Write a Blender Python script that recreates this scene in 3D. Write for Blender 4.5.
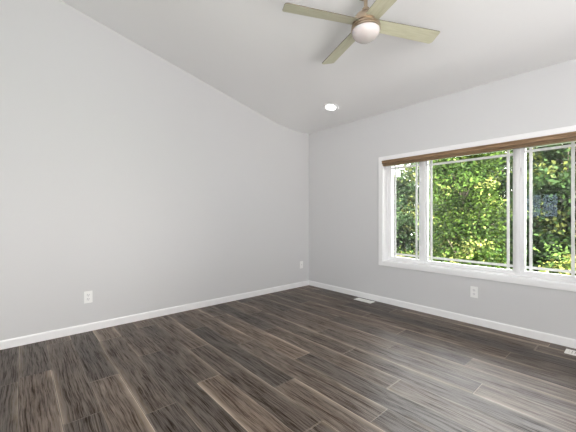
import bpy, bmesh, math, random
import numpy as np
from mathutils import Vector, Matrix
for o in list(bpy.data.objects): bpy.data.objects.remove(o)
S = bpy.context.scene; COL = S.collection
PI = math.pi

# ---------------------------------------------------------------- camera, sky, sun, fill, exposure
CAM_H = 1.117; YAW = math.atan2(268, 306.0)
cam = bpy.data.cameras.new('camera'); cam_o = bpy.data.objects.new('camera', cam); COL.objects.link(cam_o)
cam.sensor_width = 36; cam.lens = 36 * 306.0 / 576; cam.clip_start = 0.05; cam.clip_end = 200
cam_o.location = (0, 0, CAM_H); cam_o.rotation_euler = (PI/2, 0, -YAW)
S.camera = cam_o
S.view_settings.view_transform = 'Standard'; S.view_settings.look = 'None'
S.view_settings.gamma = 1; S.view_settings.use_curve_mapping = False
S.view_settings.exposure = 0.10
S.cycles.use_denoising = True
S.cycles.max_bounces = 10; S.cycles.diffuse_bounces = 6; S.cycles.glossy_bounces = 4
S.cycles.transparent_max_bounces = 16
S.cycles.caustics_reflective = False
S.cycles.sample_clamp_indirect = 8

SKY = 17.0
w = bpy.data.worlds.new('sky'); S.world = w; w.use_nodes = True
nt = w.node_tree; nt.nodes.clear()
tc = nt.nodes.new('ShaderNodeTexCoord'); nz = nt.nodes.new('ShaderNodeTexNoise'); nz.inputs['Scale'].default_value = 3
rp = nt.nodes.new('ShaderNodeValToRGB'); rp.color_ramp.elements[0].position = .35; rp.color_ramp.elements[0].color = (.90, .93, .97, 1)
rp.color_ramp.elements[1].position = .6; rp.color_ramp.elements[1].color = (1, .97, .935, 1)
bg = nt.nodes.new('ShaderNodeBackground'); bg.inputs['Strength'].default_value = SKY
wo = nt.nodes.new('ShaderNodeOutputWorld')
nt.links.new(tc.outputs['Generated'], nz.inputs['Vector']); nt.links.new(nz.outputs['Fac'], rp.inputs['Fac'])
nt.links.new(rp.outputs['Color'], bg.inputs['Color']); nt.links.new(bg.outputs[0], wo.inputs[0])

sun = bpy.data.lights.new('sun', 'SUN'); sun.energy = 34; sun.angle = .02; sun.color = (1, .96, .86)
sun_o = bpy.data.objects.new('sun', sun); COL.objects.link(sun_o)
sun_o.rotation_euler = Vector((.30, .62, -.95)).to_track_quat('-Z', 'Y').to_euler()

def area(name, loc, aim, sx, sy, power, color=(1, 1, 1), portal=False):
    l = bpy.data.lights.new(name, 'AREA'); l.shape = 'RECTANGLE'; l.size = sx; l.size_y = sy; l.energy = power; l.color = color
    if portal: l.cycles.is_portal = True
    o = bpy.data.objects.new(name, l); COL.objects.link(o); o.location = loc
    o.rotation_euler = Vector(aim).to_track_quat('-Z', 'Z' if abs(aim[2]) < .9 else 'Y').to_euler()
    return o
# room box (camera at the origin): window wall at X=XW, gable wall at Y=YW
XW, YW, XB, YB = 3.524, 3.508, -3.3, -3.0
XC, ZF, SL, XP = 3.03, 2.445, 0.241, 0.0        # ceiling crease, flat height, pitch, ridge
def ceil_z(x): return ZF if x > XC else (ZF + SL*(XC-x) if x > XP else ZF + SL*(XC-XP) - SL*(XP-x))
O1 = (0.275, 2.165, 0.535, 1.825)               # big window opening  y0 y1 z0 z1
O2 = (1.35, 2.10, 1.05, 1.75)                   # small rear window
O3 = (-.4, 1.3, 0.9, 2.1)                    # unseen window added behind the photographer to light the room
O4 = (-2.0, -.75, 0.35, 2.15)                     # unseen glazed opening added in the rear wall to brighten the window wall
area('portal_window', (XW+.19, (O1[0]+O1[1])/2, (O1[2]+O1[3])/2), (-1, 0, 0), O1[1]-O1[0], O1[3]-O1[2], 1, portal=True)
area('portal_rear', (XB-.02, (O2[0]+O2[1])/2, (O2[2]+O2[3])/2), (1, 0, 0), O2[1]-O2[0], O2[3]-O2[2], 1, portal=True)
area('portal_fill_rear', (XB-.02, (O4[0]+O4[1])/2, (O4[2]+O4[3])/2), (1, 0, 0), O4[1]-O4[0], O4[3]-O4[2], 1, portal=True)
area('portal_fill_side', ((O3[0]+O3[1])/2, YB-.02, (O3[2]+O3[3])/2), (0, 1, 0), O3[1]-O3[0], O3[3]-O3[2], 1, portal=True)
area('upward_fill', (.0, -1.95, .3), (-.08, .10, 1), 2.8, 2.0, 150, (1, .985, .97))  # soft fill added behind the viewpoint to brighten ceiling and walls

# ---------------------------------------------------------------- helpers
def mat(name, color=(.8, .8, .8), rough=.5, metal=0, spec=.5, emit=None, es=0):
    m = bpy.data.materials.new(name); m.use_nodes = True; b = m.node_tree.nodes['Principled BSDF']
    b.inputs['Base Color'].default_value = (*color, 1); b.inputs['Roughness'].default_value = rough
    b.inputs['Metallic'].default_value = metal; b.inputs['Specular IOR Level'].default_value = spec
    if emit: b.inputs['Emission Color'].default_value = (*emit, 1); b.inputs['Emission Strength'].default_value = es
    return m
def N(m, t, **kw):
    n = m.node_tree.nodes.new(t)
    for k, v in kw.items():
        if hasattr(n, k) and not k[0].isupper(): setattr(n, k, v)
    return n
def noise_bump(m, scale, strength, dist=.002, stretch=(1, 1, 1)):
    L = m.node_tree.links; c = N(m, 'ShaderNodeTexCoord'); mp = N(m, 'ShaderNodeMapping'); mp.inputs['Scale'].default_value = stretch
    n = N(m, 'ShaderNodeTexNoise'); n.inputs['Scale'].default_value = scale; n.inputs['Detail'].default_value = 4
    bp = N(m, 'ShaderNodeBump'); bp.inputs['Strength'].default_value = strength; bp.inputs['Distance'].default_value = dist
    L.new(c.outputs['Object'], mp.inputs[0]); L.new(mp.outputs[0], n.inputs['Vector']); L.new(n.outputs['Fac'], bp.inputs['Height'])
    L.new(bp.outputs[0], m.node_tree.nodes['Principled BSDF'].inputs['Normal'])
    return n
def noise_color(m, scale, c0, c1, stretch=(1, 1, 1), p0=.35, p1=.65):
    L = m.node_tree.links; c = N(m, 'ShaderNodeTexCoord'); mp = N(m, 'ShaderNodeMapping'); mp.inputs['Scale'].default_value = stretch
    n = N(m, 'ShaderNodeTexNoise'); n.inputs['Scale'].default_value = scale; n.inputs['Detail'].default_value = 5
    r = N(m, 'ShaderNodeValToRGB'); r.color_ramp.elements[0].color = (*c0, 1); r.color_ramp.elements[1].color = (*c1, 1)
    r.color_ramp.elements[0].position = p0; r.color_ramp.elements[1].position = p1
    L.new(c.outputs['Object'], mp.inputs[0]); L.new(mp.outputs[0], n.inputs['Vector']); L.new(n.outputs['Fac'], r.inputs[0])
    L.new(r.outputs[0], m.node_tree.nodes['Principled BSDF'].inputs['Base Color'])

def box(bm, a, b, bev=0):
    lo = [min(a[i], b[i]) for i in range(3)]; hi = [max(a[i], b[i]) for i in range(3)]
    r = bmesh.ops.create_cube(bm, size=1)
    for v in r['verts']:
        v.co = Vector([(lo[i]+hi[i])/2 + v.co[i]*(hi[i]-lo[i]) for i in range(3)])
    if bev:
        es = list({e for v in r['verts'] for e in v.link_edges})
        bmesh.ops.bevel(bm, geom=es, offset=bev, segments=2, affect='EDGES')
def prism(bm, pts, axis, a, b):
    """closed polygon of 2-D pts extruded along axis from a to b"""
    def P(p, t):
        if axis == 'x': return (t, p[0], p[1])
        if axis == 'y': return (p[0], t, p[1])
        return (p[0], p[1], t)
    va = [bm.verts.new(P(p, a)) for p in pts]; vb = [bm.verts.new(P(p, b)) for p in pts]; n = len(pts)
    bm.faces.new(va); bm.faces.new(vb[::-1])
    for i in range(n): bm.faces.new((va[i], vb[i], vb[(i+1) % n], va[(i+1) % n]))
    bmesh.ops.recalc_face_normals(bm, faces=bm.faces)
def lathe(bm, prof, seg=48, cx=0, cy=0):
    rings = []
    for r, z in prof:
        if r < 1e-6: rings.append([bm.verts.new((cx, cy, z))])
        else: rings.append([bm.verts.new((cx+r*math.cos(2*PI*i/seg), cy+r*math.sin(2*PI*i/seg), z)) for i in range(seg)])
    for A, B in zip(rings, rings[1:]):
        for i in range(seg):
            j = (i+1) % seg
            if len(A) == 1 and len(B) == 1: continue
            if len(A) == 1: bm.faces.new((A[0], B[i], B[j]))
            elif len(B) == 1: bm.faces.new((A[i], B[0], A[j]))
            else: bm.faces.new((A[i], B[i], B[j], A[j]))
    bmesh.ops.recalc_face_normals(bm, faces=bm.faces)
def link(name, bm, m, parent=None, smooth=False, kind=None):
    me = bpy.data.meshes.new(name); bm.to_mesh(me); bm.free(); me.materials.append(m)
    if smooth:
        me.polygons.foreach_set('use_smooth', [True]*len(me.polygons)); me.set_sharp_from_angle(angle=math.radians(35))
    o = bpy.data.objects.new(name, me); COL.objects.link(o)
    if parent: o.parent = parent
    if kind: o['kind'] = kind
    return o
def thing(name, label, cat, loc=(0, 0, 0), rot=(0, 0, 0), group=None):
    o = bpy.data.objects.new(name, None); COL.objects.link(o); o.location = loc; o.rotation_euler = rot; o.empty_display_size = .1
    o['label'] = label; o['category'] = cat
    if group: o['group'] = group
    return o
B = bmesh.new

# ---------------------------------------------------------------- materials
wall_m = mat('wall_paint', (.68, .68, .685), .6, spec=.3); noise_bump(wall_m, 90, .06)
ceil_m = mat('ceiling_paint', (.93, .93, .93), .8, spec=.2); noise_bump(ceil_m, 45, .12)
trim_m = mat('white_trim_paint', (.92, .92, .925), .35)
vinyl_m = mat('white_vinyl', (.88, .88, .885), .3)
grille_m = mat('white_grille', (.93, .93, .93), .4)
plate_m = mat('outlet_plastic', (.93, .93, .92), .3)
slot_m = mat('dark_slot', (.03, .03, .03), .6)
vent_m = mat('vent_metal', (.84, .83, .80), .4)
blind_m = mat('wood_blind', (.22, .11, .05), .4); noise_color(blind_m, 9, (.17, .10, .052), (.34, .22, .12), (6, .7, 12))
bronze_m = mat('champagne_bronze', (.50, .40, .30), .28, metal=.85)
blade_m = mat('fan_blade_laminate', (.68, .66, .50), .38); noise_color(blade_m, 7, (.62, .60, .43), (.70, .68, .52), (1, 10, 1))
bladetop_m = mat('fan_blade_edge', (.16, .13, .09), .5)
bowl_m = mat('opal_glass', (.72, .66, .65), .25, spec=.5); bowl_m.node_tree.nodes['Principled BSDF'].inputs['Subsurface Weight'].default_value = .15
lens_m = mat('lamp_lens', (1, 1, 1), .4, emit=(1, .98, .94), es=9)

def make_glass(name, tint):
  glass_m = bpy.data.materials.new(name)
  glass_m.use_nodes = True
  t = glass_m.node_tree; t.nodes.clear()
  o_ = t.nodes.new('ShaderNodeOutputMaterial'); mx = t.nodes.new('ShaderNodeMixShader'); fr = t.nodes.new('ShaderNodeFresnel'); fr.inputs[0].default_value = 1.5
  tr = t.nodes.new('ShaderNodeBsdfTransparent'); tr.inputs[0].default_value = tint; gl = t.nodes.new('ShaderNodeBsdfGlossy'); gl.inputs['Roughness'].default_value = 0
  t.links.new(fr.outputs[0], mx.inputs[0]); t.links.new(tr.outputs[0], mx.inputs[1]); t.links.new(gl.outputs[0], mx.inputs[2]); t.links.new(mx.outputs[0], o_.inputs[0])
  return glass_m
glass_m = make_glass('window_glass', (.98, .985, .98, 1)); dimming_m = make_glass('dimming_glass', (.34, .38, .42, 1))  # dark tint of the second glass is added to dim that window's reflection

# dark grey-brown vinyl planks
PW, PL = .179, 1.335
floor_m = bpy.data.materials.new('vinyl_plank'); floor_m.use_nodes = True
t = floor_m.node_tree; L = t.links; pb = t.nodes['Principled BSDF']
def math_(op, a, b=None, c=None, clamp=False):
    n = t.nodes.new('ShaderNodeMath'); n.operation = op; n.use_clamp = clamp
    for i, v in enumerate((a, b, c)):
        if v is None: continue
        if isinstance(v, (int, float)): n.inputs[i].default_value = v
        else: L.new(v, n.inputs[i])
    return n.outputs[0]
def comb(x, y, z):
    n = t.nodes.new('ShaderNodeCombineXYZ')
    for i, v in enumerate((x, y, z)):
        if isinstance(v, (int, float)): n.inputs[i].default_value = v
        else: L.new(v, n.inputs[i])
    return n.outputs[0]
def noise(vec, scale=1, detail=4, rough=.55, dist=0):
    n = t.nodes.new('ShaderNodeTexNoise'); n.inputs['Scale'].default_value = scale; n.inputs['Detail'].default_value = detail
    n.inputs['Roughness'].default_value = rough; n.inputs['Distortion'].default_value = dist; L.new(vec, n.inputs['Vector']); return n.outputs['Fac']
def ramp(v, stops):
    n = t.nodes.new('ShaderNodeValToRGB'); e = n.color_ramp.elements
    for i, (p, c) in enumerate(stops):
        el = e[i] if i < 2 else e.new(p)
        el.position = p; el.color = (*c, 1) if isinstance(c, tuple) else (c, c, c, 1)
    L.new(v, n.inputs[0]); return n.outputs[0]
def mix(f, a, b, mode='MIX'):
    n = t.nodes.new('ShaderNodeMix'); n.data_type = 'RGBA'; n.blend_type = mode
    if isinstance(f, (int, float)): n.inputs[0].default_value = f
    else: L.new(f, n.inputs[0])
    for i, v in ((6, a), (7, b)):
        if isinstance(v, tuple): n.inputs[i].default_value = (*v, 1)
        else: L.new(v, n.inputs[i])
    return n.outputs[2]
uvn = t.nodes.new('ShaderNodeUVMap'); uvn.uv_map = 'UVMap'; sx = t.nodes.new('ShaderNodeSeparateXYZ'); L.new(uvn.outputs[0], sx.inputs[0])
U_, V_ = sx.outputs[0], sx.outputs[1]                    # metres across and along the plank
at = t.nodes.new('ShaderNodeAttribute'); at.attribute_name = 'plank'; sp = t.nodes.new('ShaderNodeSeparateColor'); L.new(at.outputs['Color'], sp.inputs[0])
R1, R2, R3 = sp.outputs[0], sp.outputs[1], sp.outputs[2]
off = math_('MULTIPLY', R1, 37.0); off2 = math_('MULTIPLY', R2, 53.0)
warp = noise(comb(math_('MULTIPLY', U_, 6.0), math_('MULTIPLY', V_, 2.2), off), 1, 2)
Uw = math_('ADD', U_, math_('MULTIPLY', math_('SUBTRACT', warp, .5), .04))
grain = noise(comb(math_('MULTIPLY', Uw, 150.0), math_('MULTIPLY', V_, 4.0), off), 1, 4, .7)
grain2 = noise(comb(math_('MULTIPLY', Uw, 34.0), math_('MULTIPLY', V_, 3.4), off2), 1, 5, .65, .5)
blot = noise(comb(math_('MULTIPLY', U_, 9.0), math_('MULTIPLY', V_, 2.2), off2), 1, 3, .55, .6)
wisp = noise(comb(math_('MULTIPLY', Uw, 26.0), math_('MULTIPLY', V_, 2.6), off), 1, 4, .6)
g = math_('ADD', math_('MULTIPLY', grain, .72), math_('MULTIPLY', grain2, .28))
base = ramp(g, [(.33, (.010, .007, .005)), (.46, (.036, .026, .0195)), (.55, (.066, .050, .039)), (.68, (.130, .104, .084))])
base = mix(ramp(blot, [(.45, 0.0), (.70, .35)]), base, (.11, .092, .078))
base = mix(ramp(blot, [(.30, .4), (.46, 0.0)]), base, (.018, .013, .011))
base = mix(ramp(wisp, [(.58, 0.0), (.72, .4)]), base, (.20, .175, .15))
# worn light edges along the plank
ed = math_('MINIMUM', U_, math_('SUBTRACT', PW, U_))
hi = math_('GREATER_THAN', U_, PW/2); side = math_('MULTIPLY', hi, 17.0)
pick = math_('LESS_THAN', math_('ABSOLUTE', math_('SUBTRACT', hi, math_('FRACT', math_('MULTIPLY', R1, 7.3)))), .55)
onoff = math_('MULTIPLY', ramp(noise(comb(side, math_('MULTIPLY', V_, 1.5), off2), 1, 2), [(.40, .3), (.52, 1.0)]), math_('MULTIPLY_ADD', pick, .65, .35))
crisp = math_('MULTIPLY', ramp(math_('DIVIDE', ed, .006), [(.6, 1.0), (1.0, 0.0)]), onoff)
fade = math_('MULTIPLY', ramp(math_('ADD', math_('DIVIDE', ed, .045), math_('MULTIPLY', math_('SUBTRACT', grain, .5), 2.2)), [(0.0, .45), (.8, 0.0)]), math_('MULTIPLY', onoff, onoff))
endl = math_('MULTIPLY', math_('LESS_THAN', math_('MINIMUM', V_, math_('SUBTRACT', PL, V_)), .0045), math_('MULTIPLY', math_('GREATER_THAN', R2, .5), .55))
edm = math_('MAXIMUM', math_('MAXIMUM', crisp, fade), endl)
base = mix(edm, base, (.34, .295, .25))
tone = t.nodes.new('ShaderNodeHueSaturation'); L.new(base, tone.inputs['Color']); L.new(math_('MULTIPLY_ADD', R3, 1.35, .55), tone.inputs['Value'])
tone.inputs['Saturation'].default_value = 1.4
# seams between planks
end = math_('MINIMUM', V_, math_('SUBTRACT', PL, V_))
seam = math_('MINIMUM', math_('DIVIDE', math_('MINIMUM', ed, end), .003), 1.0)
base = mix(math_('SUBTRACT', 1.0, seam), tone.outputs[0], (.03, .025, .022))
L.new(base, pb.inputs['Base Color'])
L.new(math_('MULTIPLY_ADD', grain, .5, .21), pb.inputs['Roughness']); L.new(math_('MULTIPLY', ramp(g, [(.42, .06), (.56, 1.0)]), 1.25), pb.inputs['Specular IOR Level'])
bp = t.nodes.new('ShaderNodeBump'); bp.inputs['Strength'].default_value = .6; bp.inputs['Distance'].default_value = .002
L.new(math_('MULTIPLY', math_('ADD', g, math_('MULTIPLY', seam, .6)), 1.0), bp.inputs['Height']); L.new(bp.outputs[0], pb.inputs['Normal'])

# ---------------------------------------------------------------- floor
random.seed(11)
ANCH = {-1: 2.748, 0: 2.809, 1: 2.023, 2: 2.42, 3: 1.82, 4: 2.606, 5: 1.94, 6: 1.133, 7: 1.557, 8: .95, 9: 1.76, 10: 1.069, 11: 1.572,
        12: 2.019, 13: 1.392, 14: .854, 15: 1.50, 16: .682, 17: 1.109, 18: 1.9, 19: .5}
TONE = {0: {0: .3, -1: .8}, 1: {0: .5, 1: .7, -1: .25}, 2: {0: .2, -1: .75}, 3: {0: .45, -1: .2, 1: .9}, 4: {0: .5, -1: .2}, 5: {0: .35, -1: .9, 1: .7},
        6: {0: .35, 1: .7}, 7: {0: .08, -1: .65, 1: .5}, 8: {0: .5, 1: .8}, 9: {0: .85, -1: .15, 1: .5}, 10: {0: .5, 1: .12, -1: .6}, 11: {0: .4, 1: .75, -1: .3},
        12: {0: .6, -1: .35}, 13: {0: .7, 1: .3}, 14: {0: .3, 1: .5}, -1: {0: .3, -1: .25}}
bm = B(); uvl = bm.loops.layers.uv.new('UVMap'); cl = bm.loops.layers.float_color.new('plank')
k0 = math.floor((XB + .008)/PW) - 1
for k in range(k0, 20):
    xa, xb = -.008 + k*PW, -.008 + (k+1)*PW
    a = ANCH.get(k, random.uniform(0, PL)); q = -math.ceil((a - YB)/PL); y = a + PL*q
    while y < YW + .05:
        c = (random.random(), random.random(), TONE.get(k, {}).get(q, random.random()), 1); q += 1
        x0, x1, y0, y1 = max(xa, XB-.05), min(xb, XW+.05), max(y, YB-.05), min(y+PL, YW+.05)
        if x1 > x0 and y1 > y0:
            f = bm.faces.new([bm.verts.new(p) for p in ((x0, y0, 0), (x1, y0, 0), (x1, y1, 0), (x0, y1, 0))])
            for lp in f.loops:
                lp[uvl].uv = (lp.vert.co.x - xa, lp.vert.co.y - y); lp[cl] = c
        y += PL
# slab below
box(bm, (XB-.05, YB-.05, -.12), (XW+.05, YW+.05, -.004))
link('floor', bm, floor_m, kind='structure')

# ---------------------------------------------------------------- walls, ceiling
TH = .20
CREASE = [(XC + .22 - .44*i/8, ZF + SL*.22*(i/8)**2) for i in range(9)]      # plaster eased over the fold of the ceiling
def wall_open(bm, ax, a0, a1, z0, z1, op, p0, p1):
    """box wall with a rectangular opening; ax = axis of thickness p0..p1"""
    def bx(u0, u1, w0, w1):
        if ax == 'x': box(bm, (p0, u0, w0), (p1, u1, w1))
        else: box(bm, (u0, p0, w0), (u1, p1, w1))
    o0, o1, q0, q1 = op
    bx(a0, o0, z0, z1); bx(o1, a1, z0, z1); bx(o0, o1, z0, q0); bx(o0, o1, q1, z1)
bm = B(); wall_open(bm, 'x', YB-TH, YW, -.1, ZF, O1, XW, XW+TH); link('wall_right', bm, wall_m, kind='structure')
bm = B(); wall_open(bm, 'x', YB-TH, .5, -.1, ceil_z(XB), O4, XB-TH, XB); wall_open(bm, 'x', .5, YW+TH, -.1, ceil_z(XB), O2, XB-TH, XB); link('wall_back', bm, wall_m, kind='structure')
ridge = ceil_z(XP)
bm = B(); prism(bm, [(XB, -.1), (XW+TH, -.1), (XW+TH, ZF)] + CREASE + [(XP, ridge), (XB, ceil_z(XB))], 'y', YW, YW+TH)
link('wall_left', bm, wall_m, kind='structure')
bm = B(); zt = 2.3
wall_open(bm, 'y', XB, XW, -.1, zt, O3, YB-TH, YB)
prism(bm, [(XB, zt), (XW, zt), (XW, ZF)] + CREASE + [(XP, ridge), (XB, ceil_z(XB))], 'y', YB-TH, YB)
link('wall_front', bm, wall_m, kind='structure')
bm = B(); T = .18
prism(bm, [(XW+TH, ZF)] + CREASE + [(XP, ridge), (XB-TH, ceil_z(XB)-SL*TH), (XB-TH, ceil_z(XB)+T), (XP, ridge+T), (XC, ZF+T), (XW+TH, ZF+T)], 'y', YB-TH, YW+TH)
link('ceiling', bm, ceil_m, smooth=True, kind='structure')

def baseboard(name, a, b, inward):
    """a,b = xy ends on the wall face; inward = unit xy normal into the room"""
    h, d = .075, .008; bm = B()
    prof = [(0, 0), (d, 0), (d, h-.012), (d*.55, h), (0, h)]
    va = [bm.verts.new((a[0]+inward[0]*p, a[1]+inward[1]*p, z)) for p, z in prof]
    vb = [bm.verts.new((b[0]+inward[0]*p, b[1]+inward[1]*p, z)) for p, z in prof]
    n = len(prof); bm.faces.new(va); bm.faces.new(vb[::-1])
    for i in range(n): bm.faces.new((va[i], vb[i], vb[(i+1) % n], va[(i+1) % n]))
    bmesh.ops.recalc_face_normals(bm, faces=bm.faces)
    link(name, bm, trim_m, kind='structure')
baseboard('baseboard_left', (XB, YW), (XW, YW), (0, -1))
baseboard('baseboard_right', (XW, YB), (XW, YW), (-1, 0))
baseboard('baseboard_back', (XB, YB), (XB, YW), (1, 0))
baseboard('baseboard_front', (XB, YB), (XW, YB), (0, 1))

# ---------------------------------------------------------------- big window
y0, y1, z0, z1 = O1
def frame_rect(bm, xa, xb, ya, yb, za, zb, wv, wh=None, bev=.002):
    wh = wh or wv
    box(bm, (xa, ya, za), (xb, ya+wv, zb), bev); box(bm, (xa, yb-wv, za), (xb, yb, zb), bev)
    box(bm, (xa, ya+wv, za), (xb, yb-wv, za+wh), bev); box(bm, (xa, ya+wv, zb-wh), (xb, yb-wv, zb), bev)
# casing around the opening
bm = B(); cw = .057; xa, xb = XW-.017, XW
frame_rect(bm, xa, xb, y0-cw+.002, y1+cw-.002, z0-cw+.002, z1+cw-.002, cw, bev=.003)
link('trim_1', bm, trim_m, kind='structure')
# jamb liner of the reveal
bm = B(); jt = .008; frame_rect(bm, XW-.004, XW+.105, y0, y1, z0, z1, jt, bev=0)
link('trim_2', bm, trim_m, kind='structure')
win = bpy.data.objects.new('window_1', None); COL.objects.link(win); win['kind'] = 'structure'; win.location = (XW, (y0+y1)/2, z0)
def wpart(name, bm, m, parent):
    """geometry is in world coordinates: shift it under its parent"""
    bmesh.ops.translate(bm, verts=bm.verts, vec=-win.location)
    return link(name, bm, m, parent)
gx = XW+.140                                                # glass plane
bm = B(); frame_rect(bm, XW+.100, XW+.185, y0+.002, y1-.002, z0+.002, z1-.002, .024)
for yc, hw in ((1.690, .022), (.762, .022)): box(bm, (XW+.098, yc-hw, z0+.02), (XW+.185, yc+hw, z1-.02), .002)
wpart('window_frame', bm, vinyl_m, win)
panes = [('side', 1.712, y1-.026), ('fixed', .784, 1.668), ('side', y0+.026, .740)]
for kind, a, b in panes:
    sw = .030 if kind == 'side' else .022
    za, zb = z0+.024, z1-.024
    bm = B(); frame_rect(bm, XW+.108 if kind == 'side' else XW+.118, XW+.165, a, b, za, zb, sw, .030 if kind == 'side' else .024)
    s = wpart('sash', bm, vinyl_m, win)
    ga, gb, gc, gd = a+sw, b-sw, z0+.05, z1-.05
    bm = B(); box(bm, (gx-.002, ga-.006, gc-.006), (gx+.002, gb+.006, gd+.006)); wpart('pane', bm, glass_m, s)
    bm = B(); gw = .024; d = .042
    for yy in (ga+d, gb-d): box(bm, (gx-.009, yy-gw/2, gc), (gx-.003, yy+gw/2, gd), .001)
    for zz in (.625, 1.737 if kind == 'side' else 1.724): box(bm, (gx-.0088, ga, zz-gw/2), (gx-.0032, gb, zz+gw/2), .001)
    wpart('grille', bm, grille_m, s)
    if kind == 'side' :
        bm = B(); yy = a+.012 if a > 1 else b-.012
        for zz in (.72, 1.55):
            box(bm, (XW+.092, yy-.009, zz-.028), (XW+.109, yy+.009, zz+.028), .003); box(bm, (XW+.083, yy-.005, zz-.01), (XW+.094, yy+.005, zz+.03), .003)
        wpart('latch', bm, vinyl_m, s)
# windows behind the photographer; the two with clear glass are added for light
def simple_window(name, ax, op, p, trimname, gm):
    r = bpy.data.objects.new(name, None); COL.objects.link(r); r['kind'] = 'structure'
    a, b, c, d = op
    def bb(bm, u0, u1, w0, w1, q0, q1):
        if ax == 'x': box(bm, (q0, u0, w0), (q1, u1, w1))
        else: box(bm, (u0, q0, w0), (u1, q1, w1))
    def fr(bm, a, b, c, d, wd, q0, q1):
        bb(bm, a, a+wd, c, d, q0, q1); bb(bm, b-wd, b, c, d, q0, q1); bb(bm, a+wd, b-wd, c, c+wd, q0, q1); bb(bm, a+wd, b-wd, d-wd, d, q0, q1)
    bm = B(); fr(bm, a, b, c, d, .045, p-.16, p-.09); bb(bm, (a+b)/2-.02, (a+b)/2+.02, c+.045, d-.045, p-.16, p-.09); link('window_frame', bm, vinyl_m, r)
    bm = B(); bb(bm, a+.04, b-.04, c+.04, d-.04, p-.127, p-.123); link('pane', bm, gm, r)
    bm = B(); fr(bm, a-.057, b+.057, c-.057, d+.057, .057, p, p+.016); link(trimname, bm, trim_m, kind='structure')
simple_window('window_2', 'x', O2, XB, 'trim_3', dimming_m)
simple_window('fill_window_3', 'y', O3, YB, 'trim_4', glass_m)
simple_window('fill_window_4', 'x', O4, XB, 'trim_5', glass_m)

# ---------------------------------------------------------------- wood blind drawn up under the window head
bl = thing('window_blind', 'brown wooden blind drawn up tight across the top of the window', 'blind', (XW, (y0+y1)/2, z1))
def bpart(name, a, b, m, bev=.003, parent=bl):
    bm = B(); box(bm, a, b, bev); bmesh.ops.translate(bm, verts=bm.verts, vec=-bl.location); return link(name, bm, m, parent)
ya, yb = y0+.010, y1-.010
bm = B()
prism(bm, [(XW-.030, z1-.042), (XW-.030, z1-.016), (XW-.036, z1-.008), (XW-.036, z1-.001), (XW-.016, z1-.001), (XW-.016, z1-.042)], 'y', ya-.006, yb+.006)
bmesh.ops.translate(bm, verts=bm.verts, vec=-bl.location); link('valance', bm, blind_m, bl)
bpart('headrail', (XW-.015, ya, z1-.036), (XW+.035, yb, z1-.001), blind_m)
for i in range(4):
    bpart('slat', (XW-.020, ya, z1-.0475-i*.0035), (XW+.030, yb, z1-.0450-i*.0035), blind_m, 0)
bpart('bottom_rail', (XW-.022, ya, z1-.070), (XW+.031, yb, z1-.059), blind_m, .003)

# ---------------------------------------------------------------- outlets and floor registers
def outlet(loc, rotz, label, kind='duplex', wd=.070, ht=.115):
    t_ = thing('wall_outlet', label, 'outlet', loc, (0, 0, rotz), 'wall plates')
    bm = B(); box(bm, (-wd/2, -.005, -ht/2), (wd/2, 0, ht/2), .0022); link('cover_plate', bm, plate_m, t_)
    def slot(a, b, parent): bm = B(); box(bm, a, b); link('slot', bm, slot_m, parent)
    if kind == 'duplex':
        for zc in (.0195, -.0195):
            bm = B(); lathe(bm, [(0, -.0072), (.0155, -.0072), (.017, -.0062), (.017, -.0035), (0, -.0035)], 24)
            for v in bm.verts: v.co = Vector((v.co.x, v.co.z, max(-.0135, min(.0135, v.co.y)) + zc))
            rc = link('receptacle', bm, vinyl_m, t_)
            for xx, h in ((-.0065, .0045), (.0065, .0038)): slot((xx-.0012, -.0078, zc+.003-h), (xx+.0012, -.0066, zc+.003+h), rc)
            slot((-.0022, -.0078, zc-.0105), (.0022, -.0066, zc-.006), rc)
        bm = B(); lathe(bm, [(0, -.0066), (.0028, -.0066), (.0032, -.005), (0, -.0045)], 12)
        for v in bm.verts: v.co = Vector((v.co.x, v.co.z, v.co.y))
        link('screw', bm, vent_m, t_)
    else:
        bm = B(); box(bm, (-.009, -.0072, -.012), (.009, -.004, .012), .001); jk = link('jack', bm, vinyl_m, t_)
        slot((-.003, -.0078, -.004), (.003, -.0066, .004), jk)
outlet((.498, YW, .332), 0, 'white duplex outlet low on the long wall left of the picture')
outlet((3.352, YW, .345), 0, 'white jack plate low on the long wall right beside the room corner', 'jack', .070, .115)
outlet((XW, 1.109, .333), -PI/2, 'white duplex outlet on the wall below the window')

def register(yc, xc, label, ln=.26, wd=.115):
    t_ = thing('floor_register', label, 'floor vent', (xc, yc, 0), (0, 0, 0), 'floor registers along the window wall')
    bm = B(); ow, ol = wd/2, ln/2; iw, il = ow-.022, ol-.025
    ring = lambda a, b, z: [bm.verts.new(p) for p in ((-a, -b, z), (a, -b, z), (a, b, z), (-a, b, z))]
    rs = [ring(ow, ol, 0), ring(ow-.004, ol-.004, .005), ring(iw, il, .006), ring(iw, il, .001)]
    for A_, B_ in zip(rs, rs[1:]):
        for i in range(4): bm.faces.new((A_[i], A_[(i+1) % 4], B_[(i+1) % 4], B_[i]))
    bmesh.ops.recalc_face_normals(bm, faces=bm.faces); link('face_plate', bm, vent_m, t_)
    bm = B(); box(bm, (-iw, -il, .0006), (iw, il, .0014)); link('duct_opening', bm, slot_m, t_)
    bm = B(); n = 11
    for i in range(n):
        yy = -il + (i+.5)*2*il/n; box(bm, (-iw, yy-.0065, .0015), (iw, yy+.0065, .0052))
    box(bm, (-.004, -il, .0016), (.004, il, .0056)); link('louvers', bm, vent_m, t_)
register(2.375, 3.418, 'white floor register near the far corner, under the left end of the window')
register(.265, 3.395, 'white slotted floor register cut off by the right edge of the picture')

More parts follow.
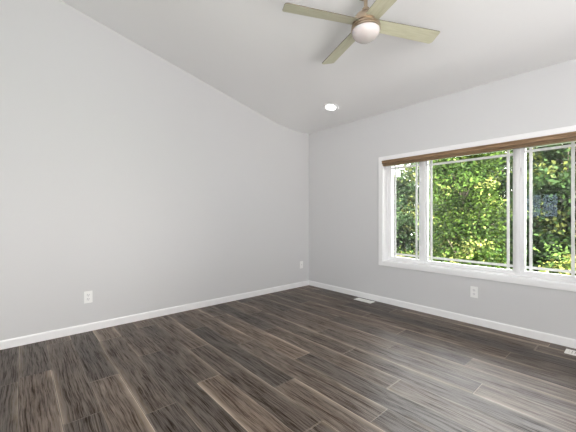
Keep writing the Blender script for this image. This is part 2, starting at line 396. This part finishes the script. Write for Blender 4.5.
# ---------------------------------------------------------------- ceiling fan
FX, FY, FZ = 1.877, 1.292, 2.5
ct = ceil_z(FX)
fan = thing('ceiling_fan', 'four blade ceiling fan in champagne bronze with round white light bowl', 'ceiling fan', (FX, FY, FZ))
bm = B(); lathe(bm, [(0, .203), (.018, .203), (.050, .206), (.060, .210), (.062, .215)], 40)
# canopy rises into the sloping ceiling
bot = [v for v in bm.verts if v.co.z > .212]
for v in bot: v.co.z = ct - FZ - SL*v.co.x + .0
link('canopy', bm, bronze_m, fan, True)
bm = B(); lathe(bm, [(0, .206), (.013, .206), (.013, .085), (0, .085)], 24); link('downrod', bm, bronze_m, fan, True)
bm = B(); lathe(bm, [(0, .118), (.021, .118), (.026, .112), (.026, .090), (.034, .086), (.050, .080), (.070, .064), (.086, .042), (.094, .020), (.097, .006), (.097, 0), (0, 0)], 56)
link('motor_housing', bm, bronze_m, fan, True)
bm = B(); lathe(bm, [(0, 0), (.088, 0), (.088, -.012), (.101, -.014), (.103, -.020), (.103, -.026), (.098, -.028), (.098, -.032), (.104, -.034), (.104, -.044), (.1, -.047), (0, -.047)], 56)
link('light_ring', bm, bronze_m, fan, True)
bm = B(); prof = [(0, -.043), (.098, -.043)]
for i in range(0, 15):
    a = i/14*PI/2; prof.append((.0985*math.cos(a)**.85 if i < 14 else 0, -.047-.072*math.sin(a)))
lathe(bm, prof, 56); link('light_bowl', bm, bowl_m, fan, True)
def blade_bm():
    """blade along +X; clockwise side (-Y) pitched up"""
    bm = B(); out = []
    def corner(cx, cy, r, a0, a1, n=6): return [(cx+r*math.cos(a0+(a1-a0)*i/n), cy+r*math.sin(a0+(a1-a0)*i/n)) for i in range(n+1)]
    R_, w1, w2 = .620, .062, .052
    out += [(.075, w2), (.075, -w2)]
    out += corner(R_-.010-.012, -w1+.012, .012, -PI/2, 0)
    out += corner(R_-.026, w1-.026, .026, 0, PI/2)
    n = len(out); th = .0055
    up = [bm.verts.new((x, y, th/2)) for x, y in out]; lo = [bm.verts.new((x, y, -th/2)) for x, y in out]
    fu = bm.faces.new(up); fl = bm.faces.new(lo[::-1]); 
    for i in range(n):
        f = bm.faces.new((up[i], up[(i+1) % n], lo[(i+1) % n], lo[i])); f.material_index = 1
    bmesh.ops.recalc_face_normals(bm, faces=bm.faces)
    for f in bm.faces:
        if f.normal.z > .9: f.material_index = 1
    bmesh.ops.rotate(bm, verts=bm.verts, matrix=Matrix.Rotation(math.radians(-12), 3, 'X'))
    return bm
b0 = link('blade', blade_bm(), blade_m, fan); b0.data.materials.append(bladetop_m)
bm = B(); box(bm, (.070, -.030, -.006), (.135, .030, .004), .004)
bmesh.ops.rotate(bm, verts=bm.verts, matrix=Matrix.Rotation(math.radians(-12), 3, 'X'))
for q, ang in enumerate((68.0, 155.5, 245.5, 335.5)):
    b = b0 if q == 0 else b0.copy()
    if q: COL.objects.link(b)
    b.parent = fan; b.rotation_euler = (0, 0, math.radians(ang)); b.location = (0, 0, .006)
bm.free()

# ---------------------------------------------------------------- recessed light in the slope
RX, RY = 2.86, 3.10
def pix_on_slope(px, py):
    fw = Vector((math.sin(YAW), math.cos(YAW), 0)); rt = Vector((math.cos(YAW), -math.sin(YAW), 0))
    d = fw + rt*((px-288)/306) + Vector((0, 0, (216-py)/306))
    s = (ZF + SL*XC - CAM_H)/(d.z + SL*d.x); return d*s
p = pix_on_slope(330.8, 107.2); RX, RY = p.x, p.y
dl = thing('recessed_light', 'lit round white recessed light in the sloped ceiling above the far corner', 'ceiling light', (RX, RY, ceil_z(RX)), (0, math.atan(SL), 0))
bm = B(); lathe(bm, [(.062, .0), (.066, -.004), (.090, -.007), (.094, -.003), (.094, .0)], 48); link('trim_ring', bm, trim_m, dl, True)
bm = B(); lathe(bm, [(0, -.003), (.050, -.003), (.063, -.001)], 40); link('lens', bm, lens_m, dl, True)

# ---------------------------------------------------------------- outside: lawn and trees
GZ = -2.8
lawn_m = mat('lawn', (.05, .10, .02), .9); noise_color(lawn_m, 2, (.03, .07, .015), (.08, .14, .03))
bm = B(); v = [bm.verts.new(p) for p in ((XW+1, -30, GZ), (60, -30, GZ), (60, 60, GZ), (XW+1, 60, GZ))]; bm.faces.new(v)
o = link('lawn', bm, lawn_m, kind='structure')
bark_m = mat('bark', (.09, .07, .05), .9); noise_color(bark_m, 8, (.05, .038, .03), (.14, .11, .085), (1, 1, .2)); noise_bump(bark_m, 14, .5, .02, (1, 1, .25))
def leaf_mat():
    m = bpy.data.materials.new('leaf'); m.use_nodes = True; t = m.node_tree; t.nodes.clear()
    o = t.nodes.new('ShaderNodeOutputMaterial'); a = t.nodes.new('ShaderNodeAttribute'); a.attribute_name = 'tint'
    p = t.nodes.new('ShaderNodeBsdfPrincipled'); p.inputs['Roughness'].default_value = .45; p.inputs['Specular IOR Level'].default_value = .06
    tl = t.nodes.new('ShaderNodeBsdfTranslucent'); hs = t.nodes.new('ShaderNodeHueSaturation'); hs.inputs['Value'].default_value = 1.3; hs.inputs['Hue'].default_value = .485
    mx = t.nodes.new('ShaderNodeMixShader'); mx.inputs[0].default_value = .3
    t.links.new(a.outputs['Color'], p.inputs['Base Color']); t.links.new(a.outputs['Color'], hs.inputs['Color']); t.links.new(hs.outputs[0], tl.inputs['Color'])
    t.links.new(p.outputs[0], mx.inputs[1]); t.links.new(tl.outputs[0], mx.inputs[2]); t.links.new(mx.outputs[0], o.inputs[0]); return m
leaf_m = leaf_mat()
def tube(bm, pts, rads, seg=8):
    rings = []
    for i, (p, r) in enumerate(zip(pts, rads)):
        d = (pts[min(i+1, len(pts)-1)] - pts[max(i-1, 0)]).normalized()
        q = d.to_track_quat('Z', 'X')
        rings.append([bm.verts.new(p + q @ Vector((r*math.cos(2*PI*k/seg), r*math.sin(2*PI*k/seg), 0))) for k in range(seg)])
    for A_, B_ in zip(rings, rings[1:]):
        for k in range(seg): bm.faces.new((A_[k], A_[(k+1) % seg], B_[(k+1) % seg], B_[k]))
    bm.faces.new(rings[0][::-1]); bm.faces.new(rings[-1])
def tree(name, label, loc, blobs, n, leaf, cols, seed, cat='tree', group=None, trunk=.12, yellow=.2, clump=1.0, up=.5):
    """blobs: (x, y, z, rx, rz) ellipsoids relative to the base that make up the crown"""
    rng = np.random.default_rng(seed); rnd = random.Random(seed)
    t_ = thing(name, label, cat, loc, group=group)
    # trunk and branches reaching into every blob
    top = max(b[2] for b in blobs)
    bm = B(); k = 9; pts = [Vector((.12*math.sin(i*.9+seed), .12*math.cos(i*1.3+seed), top*i/(k-1))) for i in range(k)]; pts[0] = Vector((0, 0, -.05))
    tube(bm, pts, [trunk*(1.25-1.0*i/(k-1)) for i in range(k)]); link('trunk', bm, bark_m, t_, True)
    for (x, y, z, rx, rz) in blobs:
        s = pts[max(1, min(k-2, int((z-rz*.6)/top*(k-1))))]; e = Vector((x, y, z))
        bm = B(); md = (s+e)/2 + Vector((rnd.uniform(-.1, .1), rnd.uniform(-.1, .1), -.12)); tube(bm, [s, md, e], [trunk*.45, trunk*.3, trunk*.1], 6)
        for j in range(5):
            q = e + Vector((rnd.uniform(-1, 1)*rx*.8, rnd.uniform(-1, 1)*rx*.8, rnd.uniform(-.6, .9)*rz)); tube(bm, [md.lerp(e, .5), q], [trunk*.16, trunk*.04], 5)
        link('branch', bm, bark_m, t_, True)
    vol = np.array([b[3]**2 for b in blobs]); vol = vol/vol.sum()
    bi = rng.choice(len(blobs), n, p=vol); BB = np.array(blobs)[bi]
    # twig clusters: leaves gather round cluster centres near the blob surface
    nc = max(30, int(n/70*clump)); cbi = rng.choice(len(blobs), nc, p=vol); CB = np.array(blobs)[cbi]
    d = rng.normal(size=(nc, 3)); d /= np.linalg.norm(d, axis=1)[:, None]
    r = (.45 + .55*rng.random(nc)**.5)*(1+.10*rng.normal(size=nc))
    cc = CB[:, :3] + d*r[:, None]*np.stack([CB[:, 3], CB[:, 3], CB[:, 4]], 1)
    ci = rng.integers(0, nc, n); spread = leaf*2.3
    P = cc[ci] + rng.normal(size=(n, 3))*np.array([spread, spread, spread*.6])
    nr = rng.normal(size=(n, 3))*.75 + d[ci]*.5 + np.array([0, 0, up]); nr /= np.linalg.norm(nr, axis=1)[:, None]
    a = rng.normal(size=(n, 3)); a -= (a*nr).sum(1)[:, None]*nr; a /= np.linalg.norm(a, axis=1)[:, None]; b = np.cross(nr, a)
    s = leaf*(.6+.8*rng.random(n)); a *= s[:, None]*.5; b *= s[:, None]*.32
    V = np.empty((n, 6, 3)); drop = nr*(s*.10)[:, None]
    V[:, 0] = P-a; V[:, 1] = P-a*.3+b; V[:, 2] = P+a*.45+b*.8; V[:, 3] = P+a*1.1-drop; V[:, 4] = P+a*.45-b*.8; V[:, 5] = P-a*.3-b
    me = bpy.data.meshes.new('foliage'); me.vertices.add(n*6); me.vertices.foreach_set('co', V.reshape(-1))
    me.loops.add(n*6); me.loops.foreach_set('vertex_index', np.arange(n*6, dtype=np.int32))
    me.polygons.add(n); me.polygons.foreach_set('loop_start', np.arange(n, dtype=np.int32)*6); me.update(calc_edges=True)
    cs = np.array(cols); w_ = rng.random(n); cw_ = rng.random(nc)[ci]; m_ = np.clip(w_*.5+cw_*.7-.1, 0, 1)[:, None]
    c = cs[0]*(1-m_) + cs[1]*m_
    yl = (rng.random(nc) < yellow)[ci] & (rng.random(n) < .8); c[yl] = cs[2]*(.8+.4*rng.random((yl.sum(), 1)))
    c = np.clip(c*.85*(.3+1.4*rng.random((n, 1)))*(.45+1.1*rng.random(nc))[ci][:, None], 0, 1)
    at_ = me.attributes.new('tint', 'FLOAT_COLOR', 'FACE'); at_.data.foreach_set('color', np.concatenate([c, np.ones((n, 1))], 1).astype(np.float32).reshape(-1))
    me.materials.append(leaf_m); o = bpy.data.objects.new('foliage', me); COL.objects.link(o); o.parent = t_; o['kind'] = 'stuff'
    return t_
MAPLE = [(.010, .027, .005), (.062, .105, .018), (.20, .22, .06)]
DARK = [(.007, .017, .007), (.024, .046, .013), (.10, .12, .03)]
BLUE = [(.010, .024, .011), (.038, .065, .026), (.13, .15, .045)]
SHRUB = [(.02, .05, .01), (.06, .10, .02), (.20, .20, .05)]
def crown(n, h0, h1, r, seed, taper=.5):
    rnd = random.Random(seed); out = []
    for i in range(n):
        f = (i+.5)/n; rr = r*(1-taper*abs(f-.4)); a = i*2.4+seed
        out.append((rr*.45*math.cos(a), rr*.45*math.sin(a), h0+(h1-h0)*f, rr*rnd.uniform(.6, .85), (h1-h0)/n*1.25+.25))
    return out
tree('maple_tree', 'bright yellow-green leafy tree filling the middle pane of the window', (8.6, 2.95, GZ), crown(12, 1.4, 5.9, .95, 3), 52000, .066, MAPLE, 3, yellow=.10)
tree('leafy_tree', 'grey-green tree seen through the narrow left pane', (12.6, 6.85, GZ), crown(10, 1.2, 5.6, 1.4, 8), 36000, .10, BLUE, 8, yellow=.15)
tree('broadleaf_tree', 'tall dark green tree seen through the right pane', (11.4, 1.2, GZ), crown(10, 1.2, 6.3, 1.35, 5), 40000, .10, DARK, 5, yellow=.10)
tree('broadleaf_tree', 'dark tree between the bright maple and the tall tree of the right pane', (15.0, 3.8, GZ), crown(9, 1.0, 7.0, 1.9, 12), 36000, .095, DARK, 12, yellow=.12)
tree('garden_shrub', 'yellow-green bush low in the right pane', (8.0, 1.0, GZ), crown(5, .8, 2.7, .65, 21), 16000, .065, SHRUB, 21, 'shrub', yellow=.35, trunk=.06)
tree('garden_shrub', 'light green bush under the right side of the middle pane', (6.4, 1.6, GZ), crown(5, .8, 2.3, .42, 22), 9000, .055, SHRUB, 22, 'shrub', yellow=.1, trunk=.06)
tree('garden_shrub', 'pale green bush low in the narrow left pane', (9.7, 5.45, GZ), crown(5, .7, 2.4, .8, 24), 12000, .065, SHRUB, 24, 'shrub', yellow=.25, trunk=.06)
k = 0
for (x, y, h) in ((19.5, .4, 7.3), (25.5, 4.2, 8.9), (19.5, 6.8, 7.4), (25.5, 11.0, 8.9), (19, 13.2, 7.2)):
    places = ['rightmost', 'second from the right', 'middle one', 'second from the left', 'leftmost'][k]
    tree('background_tree', 'dark tree far behind the garden, %s of five in the back row' % places, (x, y, GZ), crown(8, .8, h, 2.2, 30+k), 26000, .14, DARK, 30+k, yellow=.08, group='dark trees in the far row'); k += 1
